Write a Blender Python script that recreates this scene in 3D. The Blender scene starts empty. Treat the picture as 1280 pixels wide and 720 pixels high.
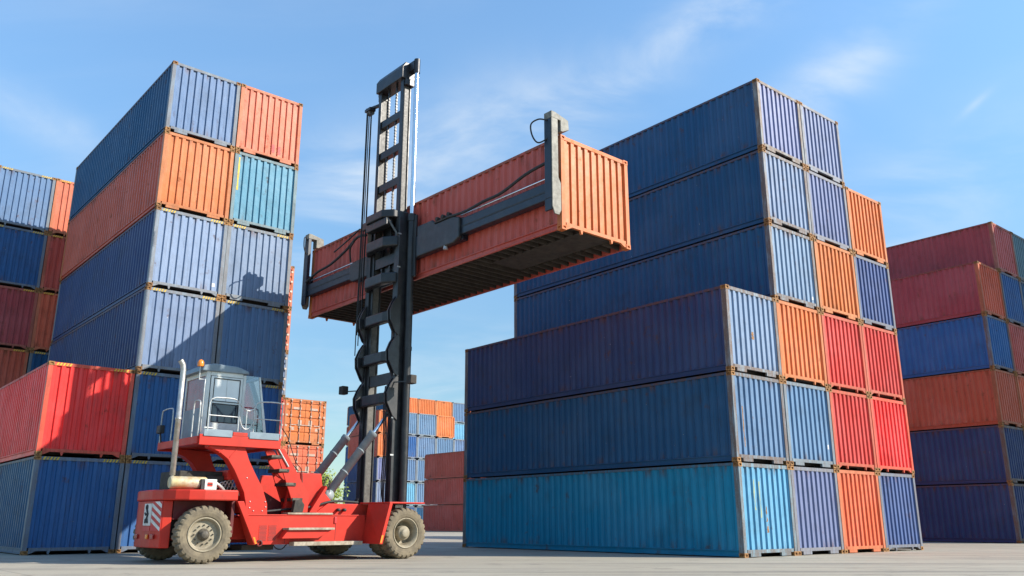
import bpy, math, random
from math import sin, cos, pi, radians
from mathutils import Vector, Matrix
random.seed(7)
sc = bpy.context.scene
COL = sc.collection

# ------------------------------------------------------------------ mesh helpers
class MB:
    """collects simple solids and links them as one mesh object"""
    def __init__(self): self.v = []; self.f = []; self.s = []
    def add(self, vs, fs, smooth=False):
        b = len(self.v); self.v += [tuple(p) for p in vs]
        for f in fs: self.f.append(tuple(i + b for i in f)); self.s.append(smooth)
        return self
    def box(self, x0, y0, z0, x1, y1, z1):
        vs = [(x0,y0,z0),(x1,y0,z0),(x1,y1,z0),(x0,y1,z0),(x0,y0,z1),(x1,y0,z1),(x1,y1,z1),(x0,y1,z1)]
        return self.add(vs, [(3,2,1,0),(4,5,6,7),(0,1,5,4),(1,2,6,5),(2,3,7,6),(3,0,4,7)])
    def prism(self, poly, axis, a, b):
        """poly: 2D outline; axis: direction of extrusion from a to b"""
        def P(p, t):
            if axis == 'y': return (p[0], t, p[1])
            if axis == 'x': return (t, p[0], p[1])
            return (p[0], p[1], t)
        ar = sum(poly[i][0]*poly[(i+1) % len(poly)][1] - poly[(i+1) % len(poly)][0]*poly[i][1] for i in range(len(poly)))
        if (ar < 0) != (axis == 'y'): poly = poly[::-1]
        n = len(poly); vs = [P(p, a) for p in poly] + [P(p, b) for p in poly]
        fs = [tuple(range(n))[::-1], tuple(range(n, 2*n))]
        fs += [(i, (i+1) % n, n + (i+1) % n, n + i) for i in range(n)]
        return self.add(vs, fs)
    def beam(self, p0, p1, w, h, up=(0,0,1)):
        p0, p1 = Vector(p0), Vector(p1); d = (p1-p0).normalized(); u = Vector(up)
        s = d.cross(u)
        if s.length < 1e-4: s = d.cross(Vector((1,0,0)))
        s.normalize(); t = s.cross(d).normalized()
        vs = []
        for p in (p0, p1):
            for a, b in ((-1,-1),(1,-1),(1,1),(-1,1)): vs.append(p + s*a*w/2 + t*b*h/2)
        return self.add(vs, [(0,1,2,3),(7,6,5,4),(4,5,1,0),(5,6,2,1),(6,7,3,2),(7,4,0,3)])
    def tube(self, pts, r, seg=10, caps=True):
        pts = [Vector(p) for p in pts]; n = len(pts)
        rs = r if isinstance(r, (list, tuple)) else [r]*n
        vs = []; ref = None
        for i in range(n):
            d = (pts[min(i+1, n-1)] - pts[max(i-1, 0)]).normalized()
            if ref is None:
                ref = Vector((0,0,1)) if abs(d.z) < .9 else Vector((1,0,0))
            a = (ref - d*ref.dot(d)).normalized(); b = d.cross(a); ref = a
            for k in range(seg):
                t = 2*pi*k/seg; vs.append(pts[i] + (a*cos(t) + b*sin(t))*rs[i])
        fs = [(i*seg+k, i*seg+(k+1) % seg, (i+1)*seg+(k+1) % seg, (i+1)*seg+k) for i in range(n-1) for k in range(seg)]
        self.add(vs, fs, True)
        if caps:
            self.add(vs[:seg], [tuple(range(seg))[::-1]]); self.add(vs[-seg:], [tuple(range(seg))])
        return self
    def lathe_y(self, prof, seg=48, c=(0,0,0)):
        """prof: (y, r) list turned about the Y axis"""
        n = len(prof); vs = []
        for k in range(seg):
            t = 2*pi*k/seg
            for y, r in prof: vs.append((c[0]+r*cos(t), c[1]+y, c[2]+r*sin(t)))
        fs = []
        for k in range(seg):
            k2 = (k+1) % seg
            for i in range(n-1): fs.append((k*n+i, k*n+i+1, k2*n+i+1, k2*n+i))
        return self.add(vs, fs, True)
    def mesh(self, name, mat):
        me = bpy.data.meshes.new(name); me.from_pydata(self.v, [], self.f)
        for p, s in zip(me.polygons, self.s): p.use_smooth = s
        if mat: me.materials.append(mat)
        me.update(); return me
    def build(self, name, mat, parent=None, color=None, bevel=0, loc=None):
        return link(name, self.mesh(name, mat), parent, color, bevel, loc)

def link(name, me, parent=None, color=None, bevel=0, loc=None):
    o = bpy.data.objects.new(name, me); COL.objects.link(o)
    if parent: o.parent = parent
    if loc: o.location = loc
    if color: o.color = color
    if bevel:
        m = o.modifiers.new('bevel', 'BEVEL'); m.width = bevel; m.segments = 2; m.limit_method = 'ANGLE'; m.angle_limit = radians(40)
    return o

def thing(name, label, cat, loc=(0,0,0), rz=0, group=None):
    o = bpy.data.objects.new(name, None); COL.objects.link(o); o.empty_display_size = .3
    o.location = loc; o.rotation_euler = (0,0,rz); o['label'] = label; o['category'] = cat
    if group: o['group'] = group
    return o

def smooth_path(pts, n=6):
    P = [Vector(p) for p in pts]; out = []
    for i in range(len(P)-1):
        p0, p1, p2, p3 = P[max(i-1,0)], P[i], P[i+1], P[min(i+2,len(P)-1)]
        for k in range(n):
            t = k/n
            out.append(.5*((2*p1) + (p2-p0)*t + (2*p0-5*p1+4*p2-p3)*t*t + (3*p1-p0-3*p2+p3)*t**3))
    out.append(P[-1]); return out

# ------------------------------------------------------------------ materials
class NT:
    def __init__(self, name):
        self.m = bpy.data.materials.new(name); self.m.use_nodes = True
        self.t = self.m.node_tree; self.b = self.t.nodes['Principled BSDF']
    def n(self, kind, **kw):
        nd = self.t.nodes.new(kind)
        for k, v in kw.items():
            if k in nd.inputs: nd.inputs[k].default_value = v
            else: setattr(nd, k, v)
        return nd
    def l(self, a, b): self.t.links.new(a, b)
    def mix(self, fac, a, b, mode='MIX'):
        nd = self.t.nodes.new('ShaderNodeMix'); nd.data_type = 'RGBA'; nd.blend_type = mode
        for s, v in ((nd.inputs[0], fac), (nd.inputs[6], a), (nd.inputs[7], b)):
            if hasattr(v, 'is_linked') or hasattr(v, 'links'): self.l(v, s)
            else: s.default_value = v if not isinstance(v, tuple) or len(v) != 3 else (*v, 1)
        return nd.outputs[2]
    def math(self, op, a, b=0., clamp=False):
        nd = self.t.nodes.new('ShaderNodeMath'); nd.operation = op; nd.use_clamp = clamp
        for s, v in ((nd.inputs[0], a), (nd.inputs[1], b)):
            if hasattr(v, 'links'): self.l(v, s)
            else: s.default_value = v
        return nd.outputs[0]
    def ramp(self, src, lo, hi):
        nd = self.t.nodes.new('ShaderNodeMapRange'); nd.interpolation_type = 'SMOOTHSTEP'
        self.l(src, nd.inputs[0]); nd.inputs[1].default_value = lo; nd.inputs[2].default_value = hi
        return nd.outputs[0]
    def noise(self, vec, scale, detail=4, rough=.55):
        nd = self.n('ShaderNodeTexNoise'); nd.inputs['Scale'].default_value = scale
        nd.inputs['Detail'].default_value = detail; nd.inputs['Roughness'].default_value = rough
        if vec is not None: self.l(vec, nd.inputs['Vector'])
        return nd.outputs[0]
    def coords(self, scale=(1,1,1), rand=True):
        tc = self.n('ShaderNodeTexCoord'); mp = self.n('ShaderNodeMapping'); mp.inputs['Scale'].default_value = scale
        self.l(tc.outputs['Object'], mp.inputs[0])
        if rand:
            oi = self.n('ShaderNodeObjectInfo'); r = self.math('MULTIPLY', oi.outputs['Random'], 91.7)
            cx = self.n('ShaderNodeCombineXYZ'); self.l(r, cx.inputs[0]); self.l(r, cx.inputs[1])
            self.l(cx.outputs[0], mp.inputs['Location'])
        return mp.outputs[0]

def paint(name, rust=.5, gloss=.42, fade=.11, frame=False):
    """object-coloured container paint with fading, streaks, chips and rust"""
    k = NT(name); oi = k.n('ShaderNodeObjectInfo')
    c0 = k.coords(); cs = k.coords((5,5,.22)); cf = k.coords((26,26,1.1))
    big = k.noise(c0, .55, 4); mid = k.noise(c0, 3.1, 5, .65); fine = k.noise(c0, 21, 5, .7)
    st = k.noise(cs, 1.0, 4, .6); st2 = k.noise(cf, 1.0, 3, .6)
    col = oi.outputs['Color']
    hs = k.n('ShaderNodeHueSaturation'); k.l(col, hs.inputs['Color'])
    hs.inputs['Saturation'].default_value = .85; hs.inputs['Value'].default_value = 1.3
    faded = k.mix(.08, hs.outputs[0], (.5,.48,.44))
    col = k.mix(k.math('MULTIPLY', k.ramp(big, .38, .72), fade*2.2), col, faded)
    col = k.mix(k.math('MULTIPLY', k.ramp(st, .5, .78), fade*1.6), col, faded)
    dark = k.mix(.55, col, (.03,.025,.02))
    col = k.mix(k.math('MULTIPLY', k.ramp(st2, .50, .76), .55), col, dark)
    col = k.mix(k.math('MULTIPLY', k.ramp(k.noise(c0, .9, 5, .65), .50, .72), .45), col, dark)
    # grime streaks running down
    rmask = k.math('MULTIPLY', k.ramp(mid, .60 - .12*rust, .74 - .06*rust), k.ramp(st, .42, .66))
    rcol = k.mix(fine, (.05,.018,.009), (.17,.068,.022))
    if frame:
        cv = k.coords((9,9,1.3))
        m2 = k.math('MULTIPLY', k.ramp(k.noise(cv, 1.0, 6, .7), .32, .56), k.ramp(k.noise(c0, 30, 4, .7), .26, .50))
        wear = k.math('MULTIPLY', m2, k.math('MULTIPLY', oi.outputs['Alpha'], .80))
        col = k.mix(wear, col, k.mix(fine, (.075,.035,.02), (.19,.095,.045)))
    else:
        col = k.mix(k.math('MULTIPLY', rmask, .75), col, rcol)
        # rust runs down from the top edge and up from the bottom rail
        sp_ = k.n('ShaderNodeSeparateXYZ'); tcw = k.n('ShaderNodeTexCoord'); k.l(tcw.outputs['Generated'], sp_.inputs[0])
        edge = k.math('ADD', k.ramp(sp_.outputs[2], .86, 1.0), k.math('MULTIPLY', k.ramp(sp_.outputs[2], .14, 0.), .8))
        er = k.math('MULTIPLY', edge, k.math('MULTIPLY', k.ramp(k.noise(k.coords((3.2,3.2,.35)), 1.0, 5, .7), .50, .66), .7))
        col = k.mix(er, col, rcol)
        run = k.math('MULTIPLY', k.ramp(k.noise(k.coords((11,11,.45)), 1.0, 3, .6), .70, .78), k.ramp(big, .46, .62))
        col = k.mix(k.math('MULTIPLY', run, .7), col, k.mix(.5, rcol, (.30,.25,.20)))
        spot = k.math('MULTIPLY', k.ramp(k.noise(c0, 9, 6, .75), .70, .735), k.ramp(big, .42, .6))
        col = k.mix(spot, col, rcol)
        chips = k.math('MULTIPLY', k.ramp(k.noise(c0, 15, 2, .5), .755, .775), k.ramp(mid, .45, .6))
        col = k.mix(k.math('MULTIPLY', chips, .8), col, (.55,.53,.50))
    k.l(col, k.b.inputs['Base Color'])
    ro = k.math('ADD', k.math('MULTIPLY', mid, .25), gloss - .1)
    k.l(k.math('ADD', ro, k.math('MULTIPLY', rmask, .3)), k.b.inputs['Roughness'])
    k.b.inputs['Specular IOR Level'].default_value = .22
    bp = k.n('ShaderNodeBump'); bp.inputs['Strength'].default_value = .7; bp.inputs['Distance'].default_value = .03
    k.l(k.noise(c0, 1.5, 3, .5), bp.inputs['Height']); k.l(bp.outputs[0], k.b.inputs['Normal'])
    return k.m

def plain(name, a, b, scale=6, rough=.6, metal=0, spec=.4, bump=0, dirt=None, dirt_amt=.4, coat=0):
    k = NT(name); c0 = k.coords()
    col = k.mix(k.ramp(k.noise(c0, scale, 5, .65), .3, .7), a, b)
    if dirt:
        d = k.ramp(k.noise(c0, scale*.35, 6, .7), .46, .68)
        col = k.mix(k.math('MULTIPLY', d, dirt_amt), col, dirt)
        d2 = k.ramp(k.noise(c0, scale*4, 4, .7), .62, .70)
        col = k.mix(k.math('MULTIPLY', d2, dirt_amt*.8), col, dirt)
    k.l(col, k.b.inputs['Base Color'])
    k.l(k.math('ADD', k.math('MULTIPLY', k.noise(c0, scale*1.7, 4), .3), rough-.15), k.b.inputs['Roughness'])
    k.b.inputs['Metallic'].default_value = metal; k.b.inputs['Specular IOR Level'].default_value = spec
    k.b.inputs['Coat Weight'].default_value = coat
    if bump:
        bp = k.n('ShaderNodeBump'); bp.inputs['Strength'].default_value = bump; bp.inputs['Distance'].default_value = .01
        k.l(k.noise(c0, scale*3, 5, .7), bp.inputs['Height']); k.l(bp.outputs[0], k.b.inputs['Normal'])
    return k.m

M = {}
M['wall'] = paint('container_wall_paint', rust=.25)
M['frame'] = paint('container_frame_paint', rust=.62, gloss=.5, frame=True)
M['cast'] = plain('rusty_casting', (.40,.21,.07), (.15,.06,.02), 14, .75, dirt=(.045,.02,.012), dirt_amt=.6)
M['under'] = plain('underframe_steel', (.055,.042,.032), (.028,.02,.016), 5, .8, dirt=(.02,.015,.012))
M['roof'] = paint('container_roof_paint', rust=.6)
M['red'] = plain('truck_red_paint', (.55,.036,.021), (.47,.030,.019), 2.2, .46, spec=.22, dirt=(.20,.045,.03), dirt_amt=.30)
M['black'] = plain('mast_black_paint', (.020,.021,.024), (.012,.013,.015), 5, .40, spec=.5, dirt=(.075,.072,.066), dirt_amt=.32)
M['rail'] = plain('worn_steel_rail', (.13,.126,.112), (.07,.066,.06), 9, .5, metal=0, dirt=(.05,.045,.04), dirt_amt=.5)
M['beam'] = plain('spreader_navy_paint', (.012,.018,.032), (.008,.011,.020), 4, .36, spec=.5, dirt=(.07,.066,.062), dirt_amt=.25)
M['worn'] = plain('worn_grey_plate', (.25,.24,.20), (.14,.135,.115), 7, .6, dirt=(.12,.10,.07), dirt_amt=.5)
M['chrome'] = plain('chrome_rod', (.82,.83,.84), (.74,.75,.77), 8, .22, metal=1)
M['cyl'] = plain('cylinder_grey_paint', (.27,.31,.32), (.20,.235,.25), 5, .42, spec=.5, dirt=(.2,.19,.17), dirt_amt=.2)
M['rubber'] = plain('hose_rubber', (.018,.018,.018), (.03,.03,.03), 8, .6)
M['tyre'] = plain('dusty_tyre_rubber', (.225,.185,.125), (.145,.12,.085), 5, .9, spec=.15, bump=.3, dirt=(.07,.06,.05), dirt_amt=.45)
M['rim'] = plain('dusty_cream_rim', (.33,.285,.20), (.24,.205,.145), 6, .6, dirt=(.12,.09,.06), dirt_amt=.5)
M['hub'] = plain('greasy_hub', (.13,.11,.08), (.06,.05,.04), 16, .6, dirt=(.02,.018,.015))
M['maroon'] = plain('shade_and_grime_maroon', (.14,.014,.014), (.08,.01,.01), 5, .6, dirt=(.03,.015,.012), dirt_amt=.5)  # truck red with shade put into the colour, plus some grime
M['dark'] = plain('grimy_black_steel', (.022,.02,.018), (.05,.04,.03), 7, .7)
M['grey'] = plain('cab_grey_paint', (.64,.66,.63), (.55,.58,.55), 3, .45, spec=.45, dirt=(.22,.21,.19), dirt_amt=.3)
M['greyblue'] = plain('cab_blue_grey_panel', (.20,.26,.30), (.15,.20,.24), 3, .5, dirt=(.1,.1,.1), dirt_amt=.3)
M['galv'] = plain('galvanised_tube', (.55,.56,.55), (.40,.41,.40), 12, .42, metal=.4, dirt=(.2,.18,.15), dirt_amt=.3)
M['alu'] = plain('exhaust_aluminium', (.50,.50,.48), (.36,.355,.34), 9, .38, metal=.55, dirt=(.30,.22,.12), dirt_amt=.5)
M['muffler'] = plain('heat_stained_muffler', (.62,.50,.25), (.50,.46,.36), 5, .55, metal=.2, dirt=(.30,.14,.03), dirt_amt=.7)
M['tread'] = plain('worn_step_plate', (.42,.37,.29), (.27,.22,.16), 9, .75, dirt=(.12,.08,.05), dirt_amt=.5)
M['dull'] = plain('faded_marking', (.52,.38,.30), (.42,.30,.23), 8, .6, dirt=(.3,.2,.15), dirt_amt=.5)
M['white'] = plain('white_sign', (.72,.71,.68), (.60,.58,.55), 8, .55, dirt=(.30,.25,.2), dirt_amt=.3)
M['signred'] = plain('sign_red', (.55,.03,.03), (.45,.03,.03), 8, .5)
M['ink'] = plain('black_ink', (.02,.02,.022), (.04,.04,.04), 8, .6)
M['yellow'] = plain('hazard_yellow', (.70,.45,.03), (.55,.36,.03), 14, .55, dirt=(.12,.08,.03), dirt_amt=.5)
M['olive'] = plain('olive_scrape', (.34,.38,.20), (.26,.33,.26), 9, .6, dirt=(.15,.30,.36), dirt_amt=.8)
M['amber'] = plain('amber_lens', (.85,.25,.02), (.75,.20,.02), 8, .25, spec=.6)
M['taillens'] = plain('red_lens', (.35,.01,.015), (.28,.01,.012), 8, .2, spec=.6)
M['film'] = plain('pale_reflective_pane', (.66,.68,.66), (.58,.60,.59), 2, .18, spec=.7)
M['darkglass'] = plain('dark_tinted_pane', (.012,.018,.035), (.018,.025,.045), 2, .10, spec=.8)
M['redreflection'] = plain('rear_pane_red_reflection', (.16,.02,.035), (.11,.015,.028), 2, .25, spec=.8)  # red base colour stands in for the reflection of a red container
M['bark'] = plain('bark', (.09,.06,.04), (.05,.035,.025), 12, .9)
M['galvdoor'] = plain('lock_rod_zinc', (.42,.36,.31), (.30,.24,.20), 12, .5, metal=.3, dirt=(.35,.15,.06), dirt_amt=.4)

def glass():
    k = NT('clear_cab_glass'); t = k.t
    tr = k.n('ShaderNodeBsdfTransparent'); tr.inputs[0].default_value = (.62,.72,.80,1)
    gl = k.n('ShaderNodeBsdfGlossy'); gl.inputs['Roughness'].default_value = .03
    fr = k.n('ShaderNodeFresnel'); fr.inputs[0].default_value = 1.6
    mx = k.n('ShaderNodeMixShader'); k.l(k.math('ADD', fr.outputs[0], .10), mx.inputs[0]); k.l(tr.outputs[0], mx.inputs[1]); k.l(gl.outputs[0], mx.inputs[2])
    k.l(mx.outputs[0], t.nodes['Material Output'].inputs[0]); return k.m
M['glass'] = glass()

def leafmat():
    k = NT('leaf'); oi = k.coords()
    col = k.mix(k.ramp(k.noise(oi, 1.4, 3), .35, .65), (.24,.30,.03), (.14,.21,.03))
    k.l(col, k.b.inputs['Base Color']); k.b.inputs['Roughness'].default_value = .6
    k.b.inputs['Subsurface Weight'].default_value = 0
    return k.m
M['leaf'] = leafmat()

def groundmat():
    k = NT('concrete_yard'); c = k.coords(rand=False)
    big = k.noise(c, .09, 5, .6); mid = k.noise(c, .55, 6, .65); fine = k.noise(c, 14, 5, .75); gr = k.noise(c, 90, 3, .7)
    col = k.mix(k.ramp(big, .35, .68), (.385,.345,.268), (.325,.29,.225))
    col = k.mix(k.math('MULTIPLY', k.ramp(mid, .46, .70), .5), col, (.23,.21,.18))
    col = k.mix(k.math('MULTIPLY', k.ramp(fine, .35, .75), .40), col, (.42,.38,.31))
    col = k.mix(k.math('MULTIPLY', k.ramp(gr, .55, .75), .35), col, (.14,.13,.12))
    # tyre marks running along the aisle
    mp = k.n('ShaderNodeMapping'); mp.inputs['Rotation'].default_value = (0,0,radians(-4)); mp.inputs['Scale'].default_value = (.05,1.6,1)
    tc = k.n('ShaderNodeTexCoord'); k.l(tc.outputs['Object'], mp.inputs[0])
    tm = k.noise(mp.outputs[0], 1.0, 4, .6)
    col = k.mix(k.math('MULTIPLY', k.ramp(tm, .50, .70), .62), col, (.115,.108,.10))
    oil = k.math('MULTIPLY', k.ramp(k.noise(c, .8, 5, .6), .60, .72), k.ramp(fine, .2, .6))
    col = k.mix(k.math('MULTIPLY', oil, .55), col, (.09,.082,.075))
    # slab joints
    br = k.n('ShaderNodeTexBrick'); br.offset = 0; br.inputs['Scale'].default_value = 1; br.inputs['Mortar Size'].default_value = .012
    br.inputs['Brick Width'].default_value = 5.0; br.inputs['Row Height'].default_value = 4.2; br.inputs['Mortar Smooth'].default_value = .3
    m2 = k.n('ShaderNodeMapping'); m2.inputs['Rotation'].default_value = (0,0,-.72); m2.inputs['Location'].default_value = (1.1,.7,0)
    k.l(tc.outputs['Object'], m2.inputs[0]); k.l(m2.outputs[0], br.inputs[0])
    col = k.mix(k.math('MULTIPLY', br.outputs['Fac'], .7), col, (.08,.075,.07))
    k.l(col, k.b.inputs['Base Color']); k.b.inputs['Specular IOR Level'].default_value = .25
    k.l(k.math('ADD', k.math('MULTIPLY', mid, .3), .62), k.b.inputs['Roughness'])
    bp = k.n('ShaderNodeBump'); bp.inputs['Strength'].default_value = .5; bp.inputs['Distance'].default_value = .012
    k.l(k.math('ADD', fine, k.math('MULTIPLY', gr, .4)), bp.inputs['Height']); k.l(bp.outputs[0], k.b.inputs['Normal'])
    return k.m
g = MB(); g.add([(-900,-300,0),(900,-300,0),(900,1500,0),(-900,1500,0)], [(0,1,2,3)])
gr = g.build('ground', groundmat()); gr['kind'] = 'structure'

# ------------------------------------------------------------------ containers
WC = 2.44
_cache = {}
def corr(u0, u1, pitch, flat_out, run, flat_in, depth):
    n = max(1, round((u1-u0)/pitch)); p = (u1-u0)/n; k = p/pitch; out = []
    for i in range(n):
        b = u0 + i*p
        out += [(b, 0), (b+flat_out*k, 0), (b+(flat_out+run)*k, depth), (b+(flat_out+run+flat_in)*k, depth)]
    out.append((u1, 0)); return out
def cast_mesh(painted=False):
    ck = 'cast_p' if painted else 'cast'
    if ck in _cache: return _cache[ck]
    m = MB(); X, Y, Z = .081, .089, .059
    def face(o, u, v, n):
        o, u, v, n = map(Vector, (o, u, v, n)); a = .56; b = .50
        q = lambda s, t, d=0: o + u*s + v*t - n*d
        pts = [q(-1,-1),q(1,-1),q(1,1),q(-1,1)]
        oct_ = [(-a,-b*.5),(-a*.6,-b),(a*.6,-b),(a,-b*.5),(a,b*.5),(a*.6,b),(-a*.6,b),(-a,b*.5)]
        vs = pts + [q(*c) for c in oct_] + [q(*c, .028) for c in oct_]
        fs = [(0,5,4),(0,1,6,5),(1,7,6),(1,2,8,7),(2,9,8),(2,3,10,9),(3,11,10),(3,0,4,11)]
        fs += [(4+i, 4+(i+1) % 8, 12+(i+1) % 8, 12+i) for i in range(8)] + [tuple(range(12,20))]
        m.add(vs, fs)
    face((0,-Y,0),(X,0,0),(0,0,Z),(0,-1,0)); face((0,Y,0),(-X,0,0),(0,0,Z),(0,1,0))
    face((X,0,0),(0,Y,0),(0,0,Z),(1,0,0)); face((-X,0,0),(0,-Y,0),(0,0,Z),(-1,0,0))
    face((0,0,Z),(X,0,0),(0,Y,0),(0,0,1)); face((0,0,-Z),(-X,0,0),(0,Y,0),(0,0,-1))
    _cache[ck] = m.mesh('corner_casting', M['frame' if painted else 'cast']); return _cache[ck]

def meshes(H, L, var, W=WC):
    """mesh data for one size of container; X = width, Y = length (front end at -L/2), Z up from 0"""
    key = (round(H,3), round(L,3), var, round(W,3))
    if key in _cache: return _cache[key]
    w = W/2; y0, y1 = -L/2, L/2; d = {}
    ff = {1: MB(), -1: MB()}
    rl = {-1: MB(), 1: MB()}
    for sx in (-1, 1):
        for e, sy in ((y0, 1), (y1, -1)):
            f = ff[sy]; xa, xb = sorted((sx*(w-.004), sx*(w-.125))); ya, yb = sorted((e+sy*.004, e+sy*.10))
            f.box(xa, ya, .118, xb, yb, H-.118)
            xa, xb = sorted((sx*(w-.008), sx*(w-.06))); ya, yb = sorted((e+sy*.10, e+sy*.172))
            f.box(xa, ya, .118, xb, yb, H-.118)
        xa, xb = sorted((sx*(w-.006), sx*(w-.07)))
        rt = rl[sx]; rt.box(xa, y0+.178, H-.085, xb, y1-.178, H-.012)
        # bottom side rail: channel open to the outside
        prof = [(w-.006,.028),(w-.006,.05),(w-.045,.052),(w-.045,.165),(w-.006,.168),(w-.006,.192),(w-.07,.192),(w-.07,.028)]
        rt = MB(); rt.prism([(sx*x, z) for x, z in prof], 'y', y0+.178, y1-.178); d['bot', sx] = rt.mesh('bottom_rail', M['wall']); d['top', sx] = rl[sx].mesh('top_rail', M['frame'])
    for e, sy in ((y0, 1), (y1, -1)):
        f = ff[sy]; ya, yb = sorted((e+sy*.012, e+sy*.085))
        f.box(-w+.162, ya, H-.112, w-.162, yb, H-.014)
        f.box(-w+.162, ya, .108, w-.162, yb, .196)
        if var == 1:
            for s in (-1, 1):
                xa, xb = sorted((s*(w-.30), s*(w-.74))); ya, yb = sorted((e+sy*.015, e+sy*.08))
                f.box(xa, ya, .018, xb, yb, .108)
        else:
            for s in (-1, 1):
                ya, yb = sorted((e+sy*.015, e+sy*.075))
                f.prism([(s*(w-.162),.108),(s*(w-.162),.03),(s*(w-.20),.03),(s*(w-.36),.108)], 'y', ya, yb)
                f.prism([(s*.50,.108),(s*.585,.108),(s*.555,.012),(s*.525,.012)], 'y', ya, yb)
    d['frame'] = ff[1].mesh('end_frame', M['frame']); d['frame_r'] = ff[-1].mesh('end_frame', M['frame'])
    for nm, sx in (('side_l', -1), ('side_r', 1)):
        m = MB(); pr = corr(y0+.165, y1-.165, .278, .076, .062, .076, .046)
        xo = w - .012; n = len(pr); vs = []
        for u, dp in pr: vs += [(sx*(xo-dp), u, .19), (sx*(xo-dp), u, H-.083)]
        fs = [((2*i, 2*i+1, 2*i+3, 2*i+2) if sx < 0 else (2*i+2, 2*i+3, 2*i+1, 2*i)) for i in range(n-1)]
        m.add(vs, fs); d[nm] = m.mesh('side_wall', M['wall'])
    for nm, e, sy in (('end_f', y0, 1), ('end_r', y1, -1)):
        m = MB(); pr = corr(-w+.122, w-.122, .25, .108, .020, .104, .046); vs = []; n = len(pr)
        for u, dp in pr: vs += [(u, e+sy*(.022+dp), .194), (u, e+sy*(.022+dp), H-.11)]
        fs = [((2*i+2, 2*i+3, 2*i+1, 2*i) if sy > 0 else (2*i, 2*i+1, 2*i+3, 2*i+2)) for i in range(n-1)]
        m.add(vs, fs); d[nm] = m.mesh('end_wall', M['wall'])
    m = MB(); pr = corr(y0+.09, y1-.09, .21, .09, .014, .09, .02); vs = []
    for u, dp in pr: vs += [(-w+.03, u, H-.018-dp), (w-.03, u, H-.018-dp)]
    m.add(vs, [(2*i, 2*i+1, 2*i+3, 2*i+2) for i in range(len(pr)-1)]); d['roof'] = m.mesh('roof', M['roof'])
    m = MB(); m.box(-w+.07, y0+.09, .168, w-.07, y1-.09, .188)
    y = y0+.32
    while y < y1-.2:
        if var == 2 and y < y0+3.4:
            m.box(-w+.072, y, .05, -.53, y+.05, .168); m.box(.53, y, .05, w-.072, y+.05, .168)
        else: m.box(-w+.072, y, .05, w-.072, y+.05, .168)
        y += .305
    if var == 2: m.box(-.52, y0+.10, .085, .52, y0+3.4, .166)
    d['under'] = m.mesh('underframe', M['under'])
    _cache[key] = d; return d

def door_meshes(H):
    key = ('door', round(H,3))
    if key in _cache: return _cache[key]
    w = WC/2; out = []
    for s in (-1, 1):
        m = MB(); x0, x1 = sorted((s*.012, s*(w-.13))); z0, z1 = .2, H-.12
        pr = corr(z0+.08, z1-.08, (z1-z0-.16)/5, .26, .05, .10, .036); vs = [(x0,0,z0),(x1,0,z0)]
        for u, dp in pr: vs += [(x0, dp, u), (x1, dp, u)]
        vs += [(x0,0,z1),(x1,0,z1)]
        m.add(vs, [(2*i, 2*i+1, 2*i+3, 2*i+2) for i in range(len(vs)//2-1)])
        leaf = m.mesh('door', M['wall'])
        rods = []
        for fx in (.30, .78):
            r = MB(); x = s*(w-.13)*fx
            r.tube([(x,-.035,.15),(x,-.035,H-.06)], .019, 8)
            for z in (.13, H*.36, H*.62, H-.10): r.box(x-.045,-.05,z-.025,x+.045,.002,z+.05)
            r.beam((x,-.045,H*.42),(x-s*.33,-.045,H*.42), .018, .04)
            rods.append(r.mesh('lock_rod', M['galvdoor']))
        hl = []
        for i in range(4):
            h = MB(); z = .4+i*(H-.75)/3; xa, xb = sorted((s*(w-.17), s*(w-.05))); h.box(xa,-.03,z-.05,xb,.01,z+.05); hl.append(h.mesh('hinge', M['galvdoor']))
        ps = []
        for xa, xb, za, zb in ((.2,.42,.40,.53),(.62,.78,.30,.37),(.25,.72,.76,.81)):
            p = MB(); p.box(min(s*xa,s*xb), -.006, H*za, max(s*xa,s*xb), .001, H*zb); ps.append(p.mesh('marking_plate', M['dull']))
        out.append((leaf, rods, hl, ps))
    _cache[key] = out; return out

def hazard_mesh(H):
    key = ('haz', round(H,3))
    if key in _cache: return _cache[key]
    m = MB(); z0, z1 = H-.105, H-.022
    for i in range(5):
        x = i*.088; m.prism([(x,z0),(x+.045,z0),(x+.085,z1),(x+.04,z1)], 'y', -.004, 0)
    _cache[key] = m.mesh('hazard_marking', M['yellow']); return _cache[key]

PAL = {  # colour word : paint
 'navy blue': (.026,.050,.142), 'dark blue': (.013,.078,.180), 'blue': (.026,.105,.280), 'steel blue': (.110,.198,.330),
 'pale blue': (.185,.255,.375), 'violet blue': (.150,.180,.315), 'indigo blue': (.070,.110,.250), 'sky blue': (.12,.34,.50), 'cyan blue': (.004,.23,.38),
 'teal': (.075,.245,.360), 'grey teal': (.10,.18,.22), 'orange': (.60,.165,.045), 'bright orange': (.52,.135,.034), 'coral orange': (.60,.150,.080),
 'red': (.56,.055,.045), 'bright red': (.76,.040,.034), 'brick red': (.45,.080,.058), 'maroon': (.37,.066,.076), 'rust red': (.49,.100,.055),
 'pink red': (.48,.11,.10), 'red orange': (.60,.120,.055),
}
def vary(c, s):
    r = random.Random(s); k = r.uniform(.93, 1.07)
    return tuple(min(.9, x*k*r.uniform(.96, 1.04)) for x in c)

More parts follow.
